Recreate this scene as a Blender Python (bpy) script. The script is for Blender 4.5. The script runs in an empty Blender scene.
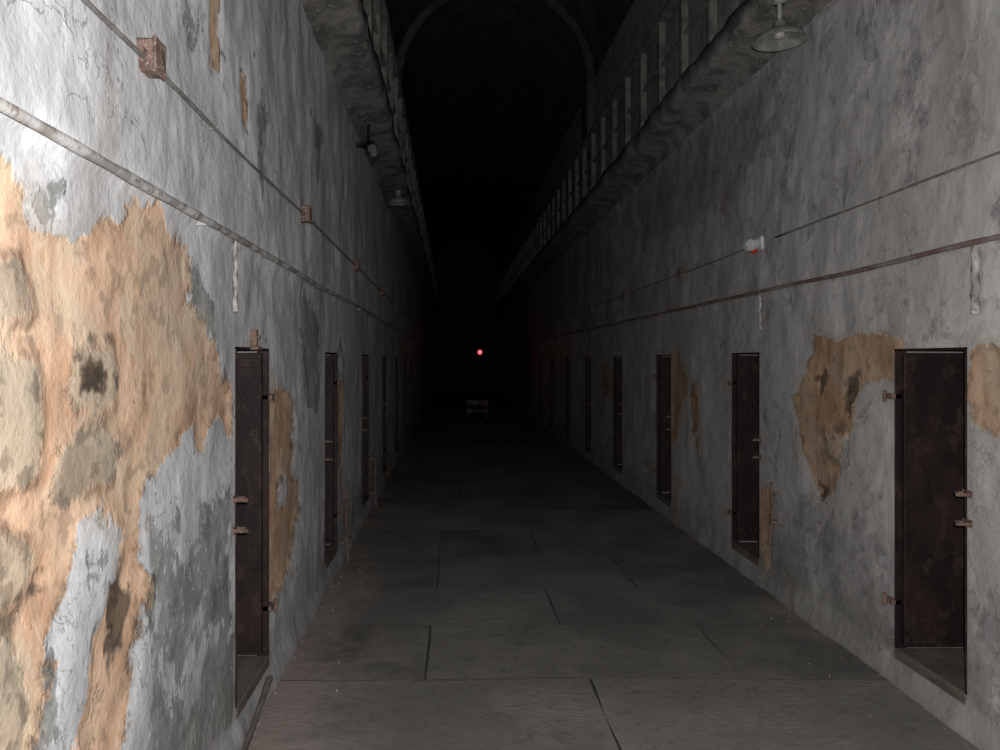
import bpy, bmesh, math, random
import numpy as np
from mathutils import Vector, noise as mn
random.seed(7)
scene=bpy.context.scene
scene.view_settings.view_transform='Standard'
scene.view_settings.look='None'
XL,XR=-0.89,2.2
YB,YE=-3.0,38.0
Z_LEDGE=3.75
Z_SPRING=5.9
COL=scene.collection

# ------------------------------------------------------------ node helpers
class NT:
    def __init__(s,name):
        s.m=bpy.data.materials.new(name); s.m.use_nodes=True
        s.t=s.m.node_tree; s.n=s.t.nodes; s.l=s.t.links
        s.b=s.n['Principled BSDF']; s.tc=s.n.new('ShaderNodeTexCoord')
    def link(s,a,b): s.l.new(a,b)
    def setv(s,sock,v):
        if hasattr(v,'is_output'): s.l.new(v,sock)
        else: sock.default_value=v
    def mapping(s,scale=(1,1,1),loc=(0,0,0)):
        m=s.n.new('ShaderNodeMapping'); m.inputs['Scale'].default_value=scale; m.inputs['Location'].default_value=loc
        s.link(s.tc.outputs['Object'],m.inputs['Vector']); return m.outputs[0]
    def noise(s,scale,detail=4,rough=.6,vec=None,dist=0,lac=2):
        k=s.n.new('ShaderNodeTexNoise'); k.inputs['Scale'].default_value=scale; k.inputs['Detail'].default_value=detail
        k.inputs['Roughness'].default_value=rough; k.inputs['Distortion'].default_value=dist
        s.link(vec if vec is not None else s.tc.outputs['Object'],k.inputs['Vector']); return k.outputs['Fac']
    def math(s,op,a,b=0.0,c=0.0,clamp=False):
        k=s.n.new('ShaderNodeMath'); k.operation=op; k.use_clamp=clamp
        s.setv(k.inputs[0],a); s.setv(k.inputs[1],b)
        if op=='MULTIPLY_ADD': s.setv(k.inputs[2],c)
        return k.outputs[0]
    def step(s,v,lo,hi,a=0.0,b=1.0):
        k=s.n.new('ShaderNodeMapRange'); k.interpolation_type='SMOOTHSTEP'
        s.setv(k.inputs[0],v); k.inputs[1].default_value=lo; k.inputs[2].default_value=hi
        k.inputs[3].default_value=a; k.inputs[4].default_value=b
        return k.outputs[0]
    def mix(s,f,a,b,mode='MIX'):
        k=s.n.new('ShaderNodeMix'); k.data_type='RGBA'; k.blend_type=mode
        s.setv(k.inputs[0],f)
        for i,v in ((6,a),(7,b)):
            if hasattr(v,'is_output'): s.l.new(v,k.inputs[i])
            else: k.inputs[i].default_value=(*v,1)
        return k.outputs[2]
    def attr(s,name):
        k=s.n.new('ShaderNodeAttribute'); k.attribute_name=name; return k.outputs['Fac']
    def bump(s,h,strength=.5,dist=.02):
        k=s.n.new('ShaderNodeBump'); k.inputs['Strength'].default_value=strength; k.inputs['Distance'].default_value=dist
        s.link(h,k.inputs['Height']); s.link(k.outputs[0],s.b.inputs['Normal'])
    def done(s,col,rough=.9,spec=.2):
        s.setv(s.b.inputs['Base Color'],col if hasattr(col,'is_output') else (*col,1))
        s.setv(s.b.inputs['Roughness'],rough); s.b.inputs['Specular IOR Level'].default_value=spec
        return s.m

def wall_material(name,white,gray,thr,soft,tanmul,bmp,hard):
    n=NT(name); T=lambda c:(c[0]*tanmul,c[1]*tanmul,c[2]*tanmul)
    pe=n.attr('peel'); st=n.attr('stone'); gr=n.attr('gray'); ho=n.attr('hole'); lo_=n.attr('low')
    nA=n.noise(3.6,5,.58,dist=.2); nB=n.noise(15,4,.55); nC=n.noise(1.1,3,.6,dist=.4); nD=n.noise(52,3,.6); nE=n.noise(2.6,8,.66,dist=.5)
    nV=n.noise(5,5,.6,vec=n.mapping((1,1,.3)),dist=.4)
    p=n.math('MULTIPLY_ADD',n.math('SUBTRACT',nA,.5),.36,pe)
    p=n.math('MULTIPLY_ADD',n.math('SUBTRACT',nB,.5),.09,p)
    p=n.math('MULTIPLY_ADD',n.math('SUBTRACT',nE,.5),.16,p)
    peel=n.step(p,-.010,.012)
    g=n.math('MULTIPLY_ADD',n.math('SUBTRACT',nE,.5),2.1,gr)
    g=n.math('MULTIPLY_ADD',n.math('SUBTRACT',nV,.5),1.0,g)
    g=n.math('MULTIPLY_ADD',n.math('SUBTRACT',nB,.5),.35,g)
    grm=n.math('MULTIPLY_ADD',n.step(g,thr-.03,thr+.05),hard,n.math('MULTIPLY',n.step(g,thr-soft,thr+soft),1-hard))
    wcol=n.mix(n.step(nV,.34,.64),[c*.66 for c in white],white)
    wcol=n.mix(n.math('MULTIPLY',n.step(nC,.42,.60),.55),wcol,(white[0]*.64,white[1]*.63,white[2]*.62))
    wcol=n.mix(n.math('MULTIPLY',n.step(nB,.53,.66),.35),wcol,[c*.56 for c in white])
    gcol=n.mix(n.step(nA,.38,.62),gray,[c*1.4 for c in gray])
    gcol=n.mix(n.math('MULTIPLY',n.step(nB,.50,.66),.45),gcol,[c*.58 for c in gray])
    chips=n.math('MULTIPLY',n.step(nD,.59,.63),n.step(nE,.50,.56))
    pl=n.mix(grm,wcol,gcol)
    pl=n.mix(n.math('MULTIPLY',chips,.5),pl,[c*.95 for c in white])
    rim=n.math('MULTIPLY',n.step(p,-.09,-.02),n.step(nV,.44,.54))
    pl=n.mix(n.math('MULTIPLY',rim,.6),pl,(.36,.32,.28))
    stn=n.math('MULTIPLY',n.step(n.noise(1.7,5,.6,vec=n.mapping((1,1,.3),(4,2,9))),.54,.70),.5)
    pl=n.mix(stn,pl,(.22,.19,.165))
    # damp grime rising from the floor
    gm=n.math('MULTIPLY_ADD',n.math('SUBTRACT',nA,.5),1.2,lo_)
    gm=n.math('MULTIPLY_ADD',n.math('SUBTRACT',nE,.5),1.4,gm)
    pl=n.mix(n.math('MULTIPLY',n.step(gm,.25,.95),.55),pl,(.15,.143,.13))
    hair=n.noise(2.1,6,.62,vec=n.mapping((1,1,.8),(7,1,2)),dist=1.0)
    hc=n.math('MULTIPLY',n.step(hair,.494,.499),n.step(hair,.506,.501))
    pl=n.mix(n.math('MULTIPLY',n.math('MULTIPLY',hc,n.step(nC,.46,.56)),.6),pl,(.13,.12,.11))
    tcol=n.mix(n.step(nA,.40,.60),T((.48,.30,.195)),T((.62,.42,.29)))
    tcol=n.mix(n.math('MULTIPLY',n.step(nE,.46,.60),.75),tcol,T((.52,.42,.31)))
    tcol=n.mix(n.math('MULTIPLY',n.step(nV,.53,.64),.75),tcol,T((.37,.22,.14)))
    tcol=n.mix(n.math('MULTIPLY',n.step(nB,.53,.64),.55),tcol,T((.28,.20,.145)))
    tcol=n.mix(n.math('MULTIPLY',n.math('MULTIPLY',n.step(nC,.52,.62),n.step(nE,.50,.42)),.65),tcol,T((.20,.15,.115)))
    s_=n.math('MULTIPLY_ADD',n.math('SUBTRACT',nE,.5),.15,st)
    s_=n.math('MULTIPLY_ADD',n.math('SUBTRACT',nB,.5),.08,s_)
    stm=n.step(s_,-.015,.02)
    scol=n.mix(n.step(nE,.42,.58),(.44,.365,.275),(.33,.28,.215))
    scol=n.mix(n.math('MULTIPLY',n.step(nA,.48,.60),.75),scol,(.22,.18,.14))
    scol=n.mix(n.math('MULTIPLY',n.step(nC,.48,.60),.55),scol,(.52,.40,.29))
    scol=n.mix(n.math('MULTIPLY',n.step(nB,.52,.60),.6),scol,(.12,.10,.08))
    crack=n.math('MULTIPLY',n.step(s_,-.035,-.010),n.step(s_,.014,-.006))
    tcol=n.mix(n.math('MULTIPLY',stm,.85),tcol,scol)
    tcol=n.mix(n.math('MULTIPLY',n.math('MULTIPLY',crack,n.step(nV,.46,.54)),.65),tcol,(.17,.105,.07))
    col=n.mix(peel,pl,tcol)
    h_=n.math('MULTIPLY_ADD',n.math('SUBTRACT',nA,.5),.10,ho)
    h_=n.math('MULTIPLY_ADD',n.math('SUBTRACT',nB,.5),.20,h_)
    hol=n.step(h_,-.012,.025)
    col=n.mix(hol,col,n.mix(n.step(nB,.4,.6),(.055,.042,.033),(.14,.10,.072)))
    hgt=n.math('MULTIPLY',nB,.45)
    hgt=n.math('MULTIPLY_ADD',nD,.08,hgt)
    hgt=n.math('MULTIPLY_ADD',nA,.7,hgt)
    hgt=n.math('MULTIPLY_ADD',nE,.6,hgt)
    hgt=n.math('MULTIPLY_ADD',n.step(p,-.02,.03),-.45,hgt)
    hgt=n.math('MULTIPLY_ADD',grm,-.22,hgt)
    hgt=n.math('MULTIPLY_ADD',stm,.25,hgt)
    hgt=n.math('MULTIPLY_ADD',hol,-.15,hgt)
    n.bump(hgt,bmp,.022)
    return n.done(col,n.step(nE,.4,.6,.42,.72),.38)

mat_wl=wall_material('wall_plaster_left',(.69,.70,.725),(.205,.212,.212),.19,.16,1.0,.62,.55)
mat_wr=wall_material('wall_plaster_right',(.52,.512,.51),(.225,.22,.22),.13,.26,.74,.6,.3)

def simple(name,c1,c2,scale=12,rough=.8,spec=.3,bump=.4,metal=0,stretch=(1,1,1),c3=None):
    n=NT(name); v=n.mapping(stretch)
    a=n.noise(scale,5,.65,vec=v); b=n.noise(scale*4,3,.6,vec=v)
    col=n.mix(n.step(a,.4,.6),c1,c2)
    col=n.mix(n.math('MULTIPLY',n.step(b,.55,.65),.6),col,c3 if c3 else [x*.6 for x in c1])
    n.bump(n.math('ADD',a,b),bump,.006)
    n.b.inputs['Metallic'].default_value=metal
    return n.done(col,rough,spec)
mat_iron=simple('rusted_iron',(.012,.008,.0075),(.022,.013,.0115),5,.6,.22,.4,0,(1,1,.6),(.042,.026,.022))
mat_rust=simple('rust_brown',(.10,.065,.052),(.17,.11,.085),20,.8,c3=(.22,.18,.16))
mat_box=simple('painted_rust_box',(.17,.11,.09),(.08,.05,.04),22,.8,c3=(.36,.33,.30))
mat_pipe=simple('whitewashed_pipe',(.42,.41,.40),(.22,.20,.19),7,.8,c3=(.14,.10,.08))
mat_pipe_r=simple('flaking_pipe',(.20,.165,.155),(.13,.075,.062),5,.8,c3=(.30,.28,.27))
mat_cable=simple('cable_jacket',(.20,.19,.18),(.12,.11,.105),8,.7)
mat_wood=simple('dark_wood',(.03,.022,.018),(.018,.014,.012),5,.85,.2,.5,0,(1,1,.15))
mat_plank=simple('worn_sill_stone',(.13,.11,.095),(.085,.072,.062),8,.85,.2,.4,0,(1,.3,1))
mat_ledge=simple('crumbling_ledge',(.22,.21,.20),(.10,.095,.088),4,.9,.2,.9,c3=(.33,.32,.30))
mat_rail=simple('railing_paint',(.17,.162,.15),(.09,.085,.077),6,.8)
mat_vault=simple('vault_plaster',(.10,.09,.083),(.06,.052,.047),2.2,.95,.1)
mat_enamel=simple('enamel_shade',(.27,.27,.255),(.17,.17,.155),14,.5,.4,.1)
mat_lens=simple('lamp_glass',(.40,.39,.36),(.34,.33,.30),14,.25,.5,.05)
mat_chip=simple('paint_chip',(.30,.25,.23),(.22,.17,.15),30,.9)
mat_white=simple('white_plastic',(.6,.6,.6),(.5,.5,.5),10,.5)
mat_reddot=simple('red_plastic',(.6,.03,.02),(.45,.02,.02),10,.4)
mr=NT('red_indicator'); mr.b.inputs['Emission Color'].default_value=(1,.05,.05,1); mr.b.inputs['Emission Strength'].default_value=6; mat_red=mr.done((.6,.02,.02),.4)

# floor slate
n=NT('slate_flagstone')
sh=n.attr('shade')
a=n.noise(1.6,7,.64,dist=.4); b=n.noise(14,4,.6); 
w=n.noise(2.0,4,.5,vec=n.mapping((.9,1.6,1),(3,1,0)),dist=2.0)
rip=n.math('SINE',n.math('MULTIPLY',w,60.0))
ripm=n.math('MULTIPLY',n.step(sh,.55,.65),n.step(a,.46,.58))
base=n.mix(sh,(.090,.086,.081),(.168,.162,.152))
col=n.mix(n.math('MULTIPLY',n.step(a,.38,.64),.6),base,(.205,.197,.184))
col=n.mix(n.math('MULTIPLY',n.math('MULTIPLY',n.step(w,.490,.498),n.step(w,.512,.504)),.35),col,(.05,.047,.043))
col=n.mix(n.math('MULTIPLY',n.step(b,.52,.68),.35),col,(.085,.080,.074))
du=n.attr('dust')
dm=n.step(n.math('MULTIPLY_ADD',n.math('SUBTRACT',b,.5),.9,n.math('MULTIPLY_ADD',n.math('SUBTRACT',a,.5),1.8,du)),.30,1.0)
col=n.mix(n.math('MULTIPLY',dm,.7),col,(.31,.245,.225))
h=n.math('MULTIPLY_ADD',n.math('MULTIPLY',rip,ripm),.07,n.math('ADD',n.math('MULTIPLY',a,.6),n.math('MULTIPLY',b,.18)))
n.bump(h,.5,.02)
mat_floor=n.done(col,n.step(a,.3,.7,.62,.8),.3)
mat_dirt=simple('joint_dirt',(.04,.037,.033),(.06,.055,.05),30,.95)

# ------------------------------------------------------------ mesh helpers
def new_obj(name,verts,faces,mats,smooth=False,fmat=None,parent=None):
    me=bpy.data.meshes.new(name); me.from_pydata([tuple(v) for v in verts],[],faces); 
    for m in (mats if isinstance(mats,(list,tuple)) else [mats]): me.materials.append(m)
    if fmat: me.polygons.foreach_set('material_index',fmat)
    if smooth: me.polygons.foreach_set('use_smooth',[True]*len(me.polygons))
    me.update(); o=bpy.data.objects.new(name,me); COL.objects.link(o)
    if parent: o.parent=parent
    return o
class MB:
    """accumulates many shaped parts into one mesh"""
    def __init__(s): s.v=[];s.f=[];s.m=[]
    def add(s,vs,fs,mi=0):
        o=len(s.v); s.v+=vs; s.f+=[tuple(i+o for i in f) for f in fs]; s.m+=[mi]*len(fs)
    def box(s,a,b,mi=0,bev=0.0,jit=0.0):
        bm=bmesh.new(); bmesh.ops.create_cube(bm,size=1)
        c=[(a[i]+b[i])/2 for i in range(3)]; d=[abs(b[i]-a[i]) for i in range(3)]
        for v in bm.verts: v.co=Vector((c[0]+v.co.x*d[0],c[1]+v.co.y*d[1],c[2]+v.co.z*d[2]))
        if bev: bmesh.ops.bevel(bm,geom=bm.edges[:],offset=bev,segments=1,affect='EDGES')
        bm.verts.index_update()
        s.add([tuple(v.co[i]+random.uniform(-jit,jit) for i in range(3)) for v in bm.verts],[tuple(v.index for v in f.verts) for f in bm.faces],mi); bm.free()
    def cyl(s,p,q,r,mi=0,seg=10,r2=None):
        p=Vector(p);q=Vector(q);r2=r if r2 is None else r2; d=(q-p).normalized()
        u=d.orthogonal().normalized(); w=d.cross(u); vs=[]
        for (c,rr) in ((p,r),(q,r2)):
            for i in range(seg):
                t=2*math.pi*i/seg; vs.append(tuple(c+(u*math.cos(t)+w*math.sin(t))*rr))
        fs=[(i,(i+1)%seg,seg+(i+1)%seg,seg+i) for i in range(seg)]+[tuple(range(seg))[::-1],tuple(range(seg,2*seg))]
        s.add(vs,fs,mi)
    def lathe(s,c,prof,mi=0,seg=28):
        vs=[];k=len(prof)
        for (r,z) in prof:
            for i in range(seg):
                t=2*math.pi*i/seg; vs.append((c[0]+r*math.cos(t),c[1]+r*math.sin(t),c[2]+z))
        fs=[(j*seg+i,j*seg+(i+1)%seg,(j+1)*seg+(i+1)%seg,(j+1)*seg+i) for j in range(k-1) for i in range(seg)]
        s.add(vs,fs,mi)
    def tube(s,pts,r,mi=0,seg=8):
        pts=[Vector(p) for p in pts]; vs=[];n=len(pts)
        for i,p in enumerate(pts):
            d=(pts[min(i+1,n-1)]-pts[max(i-1,0)]).normalized()
            u=d.cross(Vector((0.13,0.02,1))); 
            if u.length<.1: u=d.cross(Vector((1,0,0)))
            u.normalize(); w=d.cross(u)
            rr=r*(1+.22*mn.noise(p*9))
            for k in range(seg):
                t=2*math.pi*k/seg; vs.append(tuple(p+(u*math.cos(t)+w*math.sin(t))*rr))
        fs=[(i*seg+k,i*seg+(k+1)%seg,(i+1)*seg+(k+1)%seg,(i+1)*seg+k) for i in range(n-1) for k in range(seg)]
        fs+=[tuple(range(seg))[::-1],tuple(range((n-1)*seg,n*seg))]
        s.add(vs,fs,mi)
    def obj(s,name,mats,smooth=False,parent=None):
        return new_obj(name,s.v,s.f,mats,smooth,s.m,parent)

def sdf(P,poly):
    poly=np.array(poly,float); d=np.full(len(P),1e9); ins=np.zeros(len(P),bool)
    for i in range(len(poly)):
        a=poly[i];b=poly[(i+1)%len(poly)]; e=b-a; w=P-a
        t=np.clip((w@e)/(e@e),0,1); d=np.minimum(d,np.linalg.norm(w-t[:,None]*e,axis=1))
        c=((a[1]>P[:,1])!=(b[1]>P[:,1]))
        if b[1]!=a[1]:
            xi=a[0]+(P[:,1]-a[1])*(b[0]-a[0])/(b[1]-a[1]); ins^=c&(P[:,0]<xi)
    return np.where(ins,d,-d)

# ------------------------------------------------------------ walls
D_BOT,D_TOP=.17,1.655
doorsL=[(3.2+2.26*k,3.77+2.26*k) for k in range(0,15)]
doorsR=[(3.33+2.25*k,3.87+2.25*k) for k in range(-1,15)]
def make_wall(name,side,doors,mat,peels,cuts,grays,stones,holes):
    X0=XL if side<0 else XR
    us=[YB]; u=YB
    while u<YE:
        u+= .15 if u<.6 else (.022 if u<4 else (.035 if u<7 else (.08 if u<14 else .3)))
        us.append(min(u,YE))
    us=np.array(us)
    for a,b in doors:
        for e in (a,b):
            i=np.argmin(np.abs(us-e))
            if abs(us[i]-e)<.012: us[i]=e
            else: us=np.sort(np.append(us,e))
    vs=list(np.arange(0,3.8,.03)); vs=np.array(sorted([v for v in vs if min(abs(v-D_BOT),abs(v-D_TOP))>.012]+[D_BOT,D_TOP]+list(np.arange(3.85,Z_SPRING,.2))+[Z_SPRING]))
    U,V=np.meshgrid(us,vs,indexing='ij'); P=np.stack([U.ravel(),V.ravel()],1)
    pe=np.full(len(P),-.5)
    for p in peels: pe=np.maximum(pe,sdf(P,p))
    for p in cuts: pe=np.minimum(pe,-sdf(P,p))
    sc=np.array([mn.noise(Vector((a*.7+31*side,b*1.1,3.1))) for a,b in P])
    far=(P[:,0]>5.4)&(P[:,1]<2.0)
    pe=np.where(far,np.maximum(pe,(sc-.55)*.6),pe)
    pe=np.where(P[:,1]>2.1,np.maximum(pe-.12*(pe<0),-.5),pe)
    gr=np.full(len(P),-.12)
    for p in grays: gr=np.maximum(gr,np.clip(sdf(P,p)*2.0,-.12,.35))
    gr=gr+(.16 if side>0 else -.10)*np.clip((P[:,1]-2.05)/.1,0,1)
    gr=gr+.25*np.clip((P[:,1]-3.8)/.3,0,1)
    lowa=np.clip(1-P[:,1]/(.9 if side<0 else .6),0,1)
    st=np.full(len(P),-.5)
    for s_ in stones: st=np.maximum(st,sdf(P,s_))
    ho=np.full(len(P),-.5)
    for p in holes: ho=np.maximum(ho,sdf(P,p))
    pe=np.clip(pe,-.5,.4)
    dd=np.full(len(P),9.0)
    for a,b in doors:
        dx=np.maximum(np.maximum(a-P[:,0],P[:,0]-b),0); dz=np.maximum(np.maximum(D_BOT-P[:,1],P[:,1]-D_TOP),0)
        dd=np.minimum(dd,np.hypot(dx,dz))
    fade=np.clip(dd/.08,0,1)
    nz=np.array([mn.noise(Vector((a*1.3,b*1.3,side*5)))*.016+mn.noise(Vector((a*4,b*4,side*9)))*.009+mn.noise(Vector((a*11,b*11,side*2)))*.004 for a,b in P])
    sm=lambda x,lo,hi: np.clip((x-lo)/(hi-lo),0,1)
    disp=nz-.012*sm(pe,-.03,.04)*(1-.9*sm(st,-.02,.04))-.006*sm(ho,-.02,.04)
    wob=np.array([mn.noise(Vector((a*.9,side,0)))*.02 for a in P[:,0]])
    disp+=.03*sm(P[:,1]+wob,2.06,2.10)-.008*sm(P[:,1],2.2,3.4)
    disp+=.03*sm(-P[:,1],-.13,-.03)
    disp*=fade
    X=X0-side*disp
    verts=np.stack([X,P[:,0],P[:,1]],1).tolist()
    nu,nv=len(us),len(vs); faces=[]
    for i in range(nu-1):
        um=(us[i]+us[i+1])/2; dd_=[d for d in doors if d[0]<um<d[1]]
        for j in range(nv-1):
            if dd_ and D_BOT<(vs[j]+vs[j+1])/2<D_TOP: continue
            q=(i*nv+j,(i+1)*nv+j,(i+1)*nv+j+1,i*nv+j+1)
            faces.append(q if side>0 else q[::-1])
    ng=len(verts)
    for a,b in doors:      # reveals
        o=len(verts); xi=X0+side*.55
        for x in (X0,xi):
            for (u_,v_) in ((a,D_BOT),(b,D_BOT),(b,D_TOP),(a,D_TOP)): verts.append([x,u_,v_])
        for k in range(4): faces.append((o+k,o+(k+1)%4,o+4+(k+1)%4,o+4+k))
        faces.append((o+4,o+5,o+6,o+7))
    ob=new_obj(name,verts,faces,mat,True); me=ob.data
    ne=len(verts)-ng
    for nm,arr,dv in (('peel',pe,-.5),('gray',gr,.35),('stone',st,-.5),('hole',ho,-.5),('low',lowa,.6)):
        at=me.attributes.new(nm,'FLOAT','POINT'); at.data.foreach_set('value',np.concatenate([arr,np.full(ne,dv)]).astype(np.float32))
    sm_=np.ones(len(me.polygons),bool); sm_[-5*len(doors):]=False
    me.polygons.foreach_set('use_smooth',sm_)
    return ob

A=[(.3,2.02),(1.2,2.0),(1.535,1.984),(1.645,1.958),(1.684,1.913),(1.841,1.88),(1.944,1.961),(2.09,2.0),(2.418,2.01),(2.649,1.97),(2.649,1.804),(2.928,1.638),(3.155,1.438),(3.2,1.252),(2.928,1.393),(2.81,1.312),(2.33,1.28),(2.26,1.2),(2.28,1.02),(2.26,.801),(2.12,.58),(2.0,.3),(.3,.3)]
Cc=[(3.8,1.42),(4.1,1.48),(4.4,1.32),(4.35,1.0),(4.6,.8),(4.3,.45),(3.8,.38)]
Dd=[(2.76,3.1),(2.93,3.1),(2.92,2.66),(2.80,2.62)]
Ee=[(3.18,2.8),(3.30,2.8),(3.28,2.55),(3.2,2.55)]
F2=[(6.15,1.4),(6.4,1.3),(6.35,.7),(6.15,.6)]
islB=[(2.142,1.133),(2.0,1.228),(1.866,1.217),(1.841,1.081),(1.77,.874),(1.62,.62),(1.5,.35),(1.80,.35),(1.88,.72),(1.98,.93),(2.10,1.0)]
islL=[(4.05,1.02),(4.25,1.0),(4.2,.82),(4.0,.85)]
graysL=[[(2.55,1.95),(2.85,1.95),(3.1,1.8),(3.18,1.45),(2.9,1.6),(2.65,1.75)],
        [(2.25,1.2),(3.2,1.15),(3.2,.1),(2.0,.1),(2.2,.7)],
        [(4.6,3.2),(5.4,3.3),(5.3,2.7),(4.8,2.65)],[(3.3,2.7),(3.6,2.9),(3.7,2.3),(3.4,2.3)],
        [(1.45,1.15),(2.1,1.2),(2.1,.3),(1.4,.3)],[(2.2,3.4),(2.6,3.5),(2.7,2.6),(2.5,2.5)],[(4.5,2.0),(5.3,2.0),(5.2,1.2),(4.6,1.3)]]
stonesL=[[(.5,1.63),(1.5,1.62),(1.68,1.60),(1.72,1.47),(1.69,1.34),(1.5,1.31),(.5,1.30)],
 [(1.84,1.63),(2.06,1.645),(2.10,1.55),(2.05,1.46),(1.86,1.45),(1.80,1.53)],
 [(1.76,1.41),(2.02,1.42),(2.14,1.36),(2.06,1.28),(1.80,1.26),(1.74,1.31)],
 [(.6,1.25),(1.62,1.26),(1.70,1.18),(1.64,1.10),(.6,1.08)],
 [(.6,1.03),(1.58,1.03),(1.66,.86),(1.60,.66),(.6,.62)],
 [(.6,1.84),(1.62,1.80),(1.68,1.70),(1.55,1.67),(.6,1.68)],
 [(.6,.55),(1.5,.52),(1.45,.2),(.6,.2)]]
holesL=[[(2.04,1.02),(2.11,1.05),(2.17,.95),(2.16,.82),(2.08,.79),(2.03,.88)],[(1.84,1.61),(2.0,1.62),(2.05,1.55),(2.0,1.48),(1.86,1.47)],[(1.70,1.16),(1.74,1.12),(1.62,1.07),(1.5,1.06),(1.5,1.09),(1.64,1.11)]]
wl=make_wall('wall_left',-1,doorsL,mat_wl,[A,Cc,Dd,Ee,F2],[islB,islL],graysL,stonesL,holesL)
R1=[(4.82,1.847),(4.48,1.72),(3.918,1.76),(3.80,1.70),(3.87,1.474),(4.155,1.50),(4.28,1.38),(4.258,1.163),(4.48,.882),(4.689,.777),(4.861,.977),(5.03,1.342),(4.85,1.538)]
R2=[(3.31,1.64),(2.95,1.68),(2.85,1.28),(3.31,1.33)]
R3=[(7.2,1.42),(7.0,1.45),(6.95,1.0),(7.0,.7),(7.1,.8)]
graysR=[[(4.0,.8),(5.5,.7),(5.5,.1),(2.5,.1),(2.5,.6)],[(4.3,1.6),(4.8,1.6),(4.7,.8),(4.3,.8)],[(5,3.6),(9,3.6),(9,2.9),(6,2.8)]]
holesR=[[(4.22,1.52),(4.40,1.47),(4.33,1.27),(4.28,1.32)],[(4.60,1.55),(4.74,1.5),(4.66,1.34)],[(4.55,.83),(4.70,.86),(4.66,.74)]]
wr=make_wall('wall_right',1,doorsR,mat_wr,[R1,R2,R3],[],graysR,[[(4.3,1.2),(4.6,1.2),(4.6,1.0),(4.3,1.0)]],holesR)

# ------------------------------------------------------------ floor
rows=[YB]; r=[-2.1,-1.2,-.4,.5,1.3,2.1,2.95,3.9,4.71,5.47,6.33,7.34,8.3]
rows+=r; y=8.3
while y<YE-.6: y+=random.uniform(.75,1.05); rows.append(min(y,YE))
if rows[-1]<YE: rows.append(YE)
joints={2.95:[.69],3.9:[-.13,1.47],4.71:[.65],5.47:[-.1,1.3],6.33:[-.1,.73],7.34:[.3,1.2]}
fixsh={(2.95,0):.62,(2.95,1):.85,(3.9,0):.15,(3.9,1):.52,(3.9,2):.3,(4.71,0):.7,(4.71,1):.35,(5.47,0):.3,(5.47,1):.55,(6.33,1):0.0}
fv=[];ff=[];shade=[];fm=[]
for i in range(len(rows)-1):
    y0,y1=rows[i],rows[i+1]
    js=joints.get(y0) or sorted(random.sample([-.2,.1,.4,.75,1.1,1.5],2))
    xs=[XL-.02]+js+[XR+.02]
    for k in range(len(xs)-1):
        g=.0034; x0,x1=xs[k]+g,xs[k+1]-g; a0,a1=y0+g,y1-g
        sh_=random.random(); dz=random.uniform(-.004,.004)
        sh_=fixsh.get((y0,k),sh_)
        nx=max(2,int((x1-x0)/.10)); ny=max(2,int((a1-a0)/.10)); o=len(fv)
        for p in range(nx+1):
            for q in range(ny+1):
                xx=x0+(x1-x0)*p/nx; yy=a0+(a1-a0)*q/ny
                jx=.010*mn.noise(Vector((xx*3,yy*3,k))) 
                yy2=yy+.03*mn.noise(Vector((xx*.9,(i if q==0 else i+1)*3.7,1)))*(1 if q in(0,ny) else .5)
                fv.append((xx+(jx if p in(0,nx) else 0),yy2+(.006*mn.noise(Vector((xx*6,yy*5,i+9))) if q in(0,ny) else 0),dz+.006*mn.noise(Vector((xx*2,yy*2,0))))); shade.append(sh_)
        for p in range(nx):
            for q in range(ny):
                ff.append((o+p*(ny+1)+q,o+(p+1)*(ny+1)+q,o+(p+1)*(ny+1)+q+1,o+p*(ny+1)+q+1)); fm.append(0)
        ring=[o+p*(ny+1) for p in range(nx+1)]+[o+nx*(ny+1)+q for q in range(1,ny+1)]+[o+p*(ny+1)+ny for p in range(nx-1,-1,-1)]+[o+q for q in range(ny-1,0,-1)]
        o2=len(fv)
        for v in ring: fv.append((fv[v][0],fv[v][1],-.03)); shade.append(0)
        L=len(ring)
        for t in range(L): ff.append((ring[t],o2+t,o2+(t+1)%L,ring[(t+1)%L])); fm.append(1)
o=len(fv)
fv+=[(XL-.02,YB,-.010),(XR+.02,YB,-.010),(XR+.02,YE,-.010),(XL-.02,YE,-.010)]; shade+=[0]*4
ff.append((o,o+1,o+2,o+3)); fm.append(1)
fl=new_obj('floor',fv,ff,[mat_floor,mat_dirt],False,fm)
at=fl.data.attributes.new('shade','FLOAT','POINT'); at.data.foreach_set('value',shade)
dust=[]
for (x,y,z) in fv:
    dl=max(0,1-(x-XL)/.62); dr=max(0,1-(XR-x)/.4)
    d=max(dl*(1.15 if 2.5<y<5.8 else .6),dr*.5); dust.append(d)
at=fl.data.attributes.new('dust','FLOAT','POINT'); at.data.foreach_set('value',dust)

# ------------------------------------------------------------ vault / ends
cx=(XL+XR)/2; R=(XR-XL)/2; vb=MB()
def arc(r,y,n=28,zc=Z_SPRING): return [(cx+r*math.cos(math.pi*t/n),y,zc+r*math.sin(math.pi*t/n)) for t in range(n+1)]
ys=np.arange(YB,YE+.01,1.0); vv=[];vf=[]
for yy in ys: vv+=arc(R,yy)
for i in range(len(ys)-1):
    for t in range(28): vf.append((i*29+t,i*29+t+1,(i+1)*29+t+1,(i+1)*29+t))
vb.add(vv,vf)
for y0,dr in ((12.0,.12),):
    o=arc(R+.01,y0)+arc(R-dr,y0)+arc(R-dr,y0+.5)+arc(R+.01,y0+.5)
    fs=[]
    for t in range(28):
        for k in range(3): fs.append((k*29+t,k*29+t+1,(k+1)*29+t+1,(k+1)*29+t))
    vb.add(o,fs)
    for (xa,xb) in ((XL-.01,XL+dr),(XR-dr,XR+.01)): vb.box((xa,y0,4.8),(xb,y0+.5,Z_SPRING+.001),0)
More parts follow.
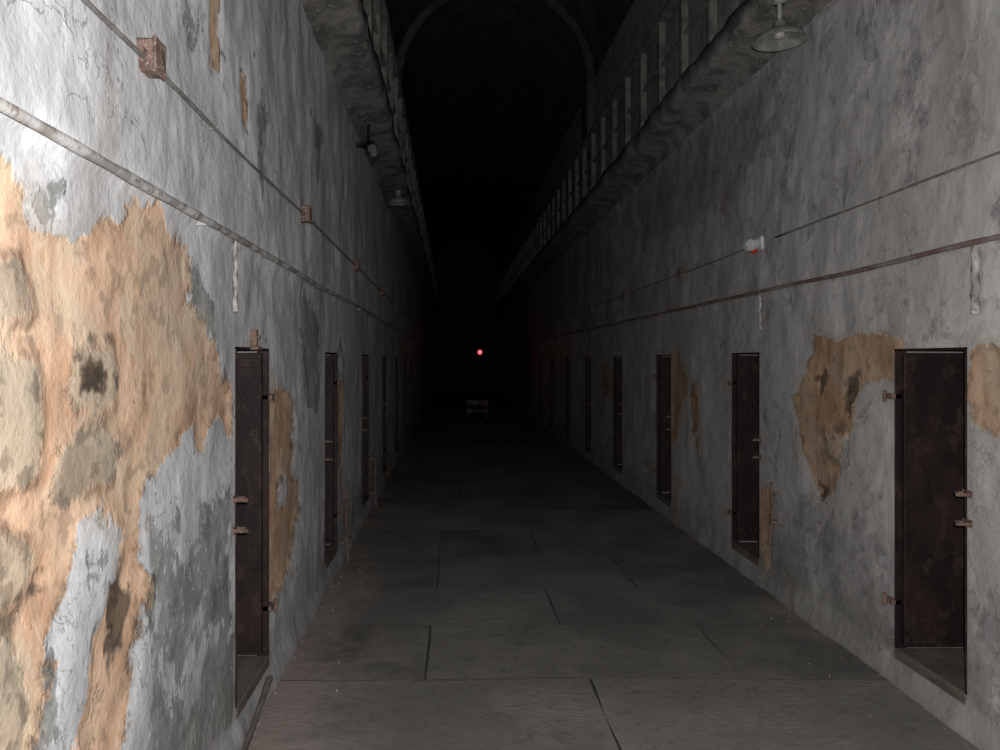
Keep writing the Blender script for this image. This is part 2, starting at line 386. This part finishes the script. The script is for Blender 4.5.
vb.obj('ceiling',[mat_vault],False)
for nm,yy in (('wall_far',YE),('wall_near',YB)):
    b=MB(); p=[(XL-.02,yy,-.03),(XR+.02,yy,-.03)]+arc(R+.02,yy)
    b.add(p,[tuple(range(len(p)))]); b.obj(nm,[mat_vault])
g=MB()
for i in range(12): g.cyl((cx-.75+i*.136,YE-.08,0),(cx-.75+i*.136,YE-.08,2.3),.012)
for z in (.05,.8,1.55,2.28): g.box((cx-.8,YE-.1,z-.03),(cx+.8,YE-.06,z+.03))
g.box((cx-.84,YE-.12,0),(cx-.78,YE-.02,2.35)); g.box((cx+.78,YE-.12,0),(cx+.84,YE-.02,2.35))
g.obj('iron_gate',[mat_iron])

# ------------------------------------------------------------ doors
def door(side,y0,y1,k):
    X0=XL if side<0 else XR; S=side; b=MB()
    X=lambda d: X0+S*d
    n=4; w=(y1-y0-.02)/n
    for i in range(n): b.box((X(.49),y0+.01+i*w+.003,D_BOT+.005),(X(.53),y0+.01+(i+1)*w-.003,D_TOP-.005),1,.003)
    la,lb=y1-.045,y1-.012
    b.box((X(.02),la,D_BOT+.02),(X(.46),lb,D_TOP-.02),0,.003)
    for z in (D_BOT+.06,.62,.93,1.25,D_TOP-.07):
        b.box((X(.025),la-.005,z-.022),(X(.455),la,z+.022),0,.002)
        for t in (.06,.15,.24,.33,.42): b.cyl((X(t),la-.011,z),(X(t),la-.004,z),.007,0,6)
    for (ya,yb,za,zb) in ((y0,y0+.010,D_BOT,D_TOP),(y1-.010,y1,D_BOT,D_TOP),(y0,y1,D_TOP-.012,D_TOP)):
        b.box((X(-.006),ya,za),(X(.05),yb,zb),0,.002)
    for z in (1.42,.40):
        b.box((X(-.022),y1-.01,z-.014),(X(.03),y1+.06,z+.014),2,.004)
        b.cyl((X(-.026),y1+.05,z-.03),(X(-.026),y1+.05,z+.03),.010,2,8)
    for z in (1.03,.905):
        b.box((X(-.005),y0-.04,z-.016),(X(.01),y0+.03,z+.016),2,.003)
        b.tube([(X(-.003),y0-.03,z),(X(-.035),y0-.03,z),(X(-.05),y0-.01,z-.004),(X(-.038),y0+.015,z),(X(-.0),y0+.018,z)],.008,2,6)
    b.obj('cell_door',[mat_iron,mat_wood,mat_rust])
    s=MB(); s.box((X(-.008),y0-.0,D_BOT-.05),(X(.49),y1-.0,D_BOT+.004),0,.006)
    s.obj('door_sill',[mat_plank])
for k,(a,b_) in enumerate(doorsL): door(-1,a,b_,k)
for k,(a,b_) in enumerate(doorsR): door(1,a,b_,k)

# ------------------------------------------------------------ pipes / conduits
def run(name,side,z,off,rad,y0,y1,mat,wob=.006,step=.12,sag=0,clips=2.3):
    X0=XL if side<0 else XR; b=MB(); pts=[]; y=y0
    while y<=y1+1e-6:
        pts.append((X0-side*(off+wob*.5*mn.noise(Vector((y*1.1,z,1)))),y,z+wob*mn.noise(Vector((y*.8,z*3,side*4)))-sag*abs(math.sin(math.pi*y/clips)))); y+=step
    b.tube(pts,rad,0,8); y=y0+1.1
    while y<min(y1,24):
        b.box((X0,y-.005,z-rad-.001),(X0-side*(off+.002),y+.005,z+rad+.001),0,.001); y+=clips
    return b.obj(name,[mat],True)
run('wall_pipe',-1,2.082,.036,.014,YB+.01,30,mat_pipe,.016,.09)
run('wall_pipe',1,2.082,.036,.013,YB+.01,30,mat_pipe_r,.016,.09)
run('cable_run',-1,2.435,.048,.006,YB+.01,30,mat_cable,.012,.2,.012,2.35)
run('cable_run',1,2.425,.04,.006,YB+.01,5.35,mat_cable,.012,.2,.010,2.25)
run('cable_run',1,2.42,.04,.006,5.6,30,mat_cable,.012,.2,.010,2.25)
def jbox(side,y,z,w=.07,h=.09,d=.075):
    X0=XL if side<0 else XR; X=lambda t:X0-side*t; b=MB()
    b.box((X(0),y-w/2,z-h/2),(X(d),y+w/2,z+h/2),0,.006)
    b.box((X(d-.004),y-w/2-.005,z-h/2-.005),(X(d+.006),y+w/2+.005,z+h/2+.005),0,.004)
    for (a,c) in ((-1,-1),(1,1),(-1,1),(1,-1)): b.cyl((X(d+.004),y+a*w*.38,z+c*h*.38),(X(d+.010),y+a*w*.38,z+c*h*.38),.004,0,6)
    b.cyl((X(.048),y-w/2-.03,z),(X(.048),y+w/2+.03,z),.011,0,8)
    b.obj('junction_box',[mat_box])
for y,z in ((2.17,2.44),(4.47,2.435),(6.85,2.43),(9.4,2.425),(11.8,2.425)): jbox(-1,y,z)
for y in (7.33,9.75,12.1): jbox(1,y,2.42,.08,.08,.06)
b=MB(); X=lambda t:XR-t
b.box((X(0),5.42,2.37),(X(.05),5.60,2.47),0,.01)
b.cyl((X(.05),5.46,2.42),(X(.12),5.43,2.40),.03,0,14,.042); b.cyl((X(.05),5.56,2.42),(X(.11),5.56,2.41),.028,0,14,.036)
b.cyl((X(.05),5.51,2.375),(X(.085),5.51,2.365),.014,1,10)
b.obj('emergency_light',[mat_white,mat_reddot])
def drop(side,y,z0,z1,r=.014,mat=mat_pipe,name='pipe_drop'):
    X0=XL if side<0 else XR; X=lambda t:X0-side*t; b=MB()
    b.tube([(X(.026),y+.006*math.sin(i*2.3),z0+(z1-z0)*i/8) for i in range(9)],r,0,8)
    b.cyl((X(.026),y,z1-.008),(X(.026),y,z1+.012),r*1.2,0,8)
    b.obj(name,[mat],True)
drop(-1,3.11,2.08,1.80,.010); drop(1,3.24,2.08,1.80,.016); drop(1,5.50,2.08,1.82,.010)
def lever(side,y,z0,z1):
    X0=XL if side<0 else XR; X=lambda t:X0-side*t; b=MB()
    b.tube([(X(.055),y,z1),(X(.05),y,(z0+z1)/2),(X(.06),y+.015,z0)],.011,0,8)
    b.box((X(0),y-.018,z0+.14),(X(.065),y+.018,z0+.165),0,.003)
    b.box((X(0),y-.014,z1-.09),(X(.06),y+.014,z1-.07),0,.003)
    b.tube([(X(.06),y,z0+.2),(X(.09),y-.05,z0+.2),(X(.08),y-.08,z0+.2)],.008,0,6)
    b.obj('door_lever',[mat_rust])
lever(1,5.24,.36,.78); lever(1,7.45,.0,.5); lever(-1,5.9+.3,.0,.6); lever(-1,3.92+4.6,.0,.6)
b=MB(); b.box((XL-.01,3.44,1.655),(XL+.028,3.475,1.735),0,.004); b.cyl((XL+.028,3.457,1.70),(XL+.04,3.457,1.70),.009,0,8); b.box((XL-.01,3.42,1.645),(XL+.04,3.50,1.66),0,.003)
b.obj('iron_latch',[mat_rust])
b=MB(); b.tube([(XL+.06,3.0,.015),(XL+.05,3.3,.05),(XL+.045,3.62,.125)],.014,0,6); b.obj('wood_strip',[mat_plank])

# ------------------------------------------------------------ gallery
def gallery(side):
    X0=XL if side<0 else XR; X=lambda t:X0-side*t; b=MB()
    prof=[(-.02,3.66),(.05,3.66),(.075,3.71),(.13,3.74),(.27,3.75),(.31,3.78),(.32,3.92),(-.02,3.93)]
    ys=np.concatenate([np.arange(YB,3,.3),np.arange(3,14,.05),np.arange(14,YE+.01,.5)]); ys[-1]=YE
    vs=[];fs=[];k=len(prof)
    for y in ys:
        for j,(t,z) in enumerate(prof):
            a=.014 if 0<j<7 else .004
            vs.append((X(t+a*mn.noise(Vector((y*7,j*3.1,side*3)))+(.026*mn.noise(Vector((y*1.6,j*.4,1))) if 0<j<7 else 0)),y,z+a*mn.noise(Vector((y*6,j*2.7,side*7+4)))))
    for i in range(len(ys)-1):
        for j in range(k): fs.append((i*k+j,i*k+(j+1)%k,(i+1)*k+(j+1)%k,(i+1)*k+j))
    b.add(vs,fs,0)
    return b.obj('gallery_ledge',[mat_ledge],True)
def railing(side):
    X0=XL if side<0 else XR; X=lambda t:X0-side*t; b=MB()
    y=-2.6
    while y<34:
        b.box((X(.235),y-.03,3.90),(X(.295),y+.03,4.72),0,.004)
        b.box((X(.225),y-.045,3.90),(X(.305),y+.045,3.95),0,.004)
        y+=.7
    b.box((X(.22),-2.9,4.70),(X(.31),36,4.76),0,.006)
    b.box((X(.25),-2.9,4.30),(X(.28),36,4.325),0,.004)
    return b.obj('gallery_railing',[mat_rail])
for s in (-1,1): gallery(s); railing(s)

# ------------------------------------------------------------ dish lamps
def dish(x,y,z,top,r=.15):
    b=MB()
    prof=[(.018,.11),(.035,.10),(.045,.062),(r*.55,.050),(r*.8,.028),(r*.95,.004),(r,-.012),(r*1.02,-.016),(r*.97,-.014),(r*.86,.006),(r*.6,.026),(.03,.036)]
    b.lathe((x,y,z),prof,0)
    b.lathe((x,y,z),[(.03,.036),(.032,.02),(.025,.006),(.001,.0)],1,16)
    b.cyl((x,y,z+.10),(x,y,top+.02),.014,0,10); b.cyl((x,y,top-.03),(x,y,top+.02),.04,0,12)
    b.obj('pendant_lamp',[mat_enamel,mat_lens],True)
dish(1.94,4.62,3.50,3.74); dish(-.68,9.9,3.60,3.74,.14)
b=MB(); x,y,z=-.76,7.1,3.56
b.cyl((x,y,3.79),(x,y,z),.014,0,8); b.box((x-.06,y-.09,z-.02),(x+.06,y+.09,z+.01),0,.004)
b.box((XL-.01,y-.03,z-.02),(x,y+.03,z+.01),0,.004)
for dy in (-.07,.08):
    b.cyl((x+.0,y+dy,z),(x+.04,y+dy-.05,z-.06),.028,0,12,.045); b.cyl((x+.04,y+dy-.05,z-.06),(x+.046,y+dy-.057,z-.069),.04,1,12)
b.obj('floodlight_pair',[mat_iron,mat_cable])

# ------------------------------------------------------------ far items
b=MB(); y=21.5
for x in (.46,.94):
    b.tube([(x,y-.18,0),(x,y-.02,.5)],.022,0,6); b.tube([(x,y+.18,0),(x,y+.02,.5)],.022,0,6)
b.box((.40,y-.03,.36),(1.0,y+.0,.50),0,.004); b.box((.40,y-.05,.16),(1.0,y-.02,.24),0,.004)
b.obj('barricade',[mat_pipe_r])
b=MB(); x,y=.75,21.0
b.cyl((x,y,0),(x,y,.03),.14,0,20); b.cyl((x,y,.02),(x,y,1.78),.016,0,10); b.box((x-.07,y-.03,1.72),(x+.07,y+.03,1.90),0,.008)
b.lathe((x,y-.05,1.81),[(.001,.055),(.03,.046),(.05,.02),(.055,0),(.05,-.02),(.03,-.046),(.001,-.055)],1,16)
b.cyl((x,y-.03,1.81),(x,y-.05,1.81),.03,0,10)
b.obj('warning_light_stand',[mat_iron,mat_red])

# ------------------------------------------------------------ paint chips (a few, at the wall foot)
b=MB()
def chip(x,y,r):
    n_=random.randint(4,6); a0=random.random()*6; h=random.uniform(.004,.008)
    top=[(x+r*random.uniform(.6,1)*math.cos(a0+6.283*i/n_),y+r*random.uniform(.6,1)*math.sin(a0+6.283*i/n_),h+random.uniform(0,.002)) for i in range(n_)]
    bot=[(p[0],p[1],-.001) for p in top]
    b.add(top+bot,[tuple(range(n_))]+[(i,n_+i,n_+(i+1)%n_,(i+1)%n_) for i in range(n_)],0)
for i in range(35): chip(XL+.04+random.random()**3*.3,random.uniform(3.0,6),random.uniform(.003,.006))
for i in range(20): chip(XR-.04-random.random()**3*.3,random.uniform(2.6,6),random.uniform(.003,.007))
b.obj('paint_chips',[mat_chip])

# ------------------------------------------------------------ light & camera
ld=bpy.data.lights.new('camera_flash','SPOT'); ld.energy=470; ld.spot_size=math.radians(125); ld.spot_blend=.6; ld.shadow_soft_size=.015; ld.color=(1,.985,.965)
lo=bpy.data.objects.new('camera_flash',ld); lo.location=(.04,.0,1.66); lo.rotation_euler=(math.radians(90),0,math.radians(-2)); COL.objects.link(lo)
w=bpy.data.worlds.new('World'); scene.world=w; w.use_nodes=True; w.node_tree.nodes['Background'].inputs[0].default_value=(.002,.002,.002,1)
cd=bpy.data.cameras.new('camera'); cam=bpy.data.objects.new('camera',cd); COL.objects.link(cam)
cd.sensor_width=36; cd.lens=28.08; cd.shift_x=.048; cd.shift_y=-.015; cd.clip_start=.02; cd.clip_end=200
cam.location=(0,0,1.6); cam.rotation_euler=(math.radians(90),0,0); scene.camera=cam
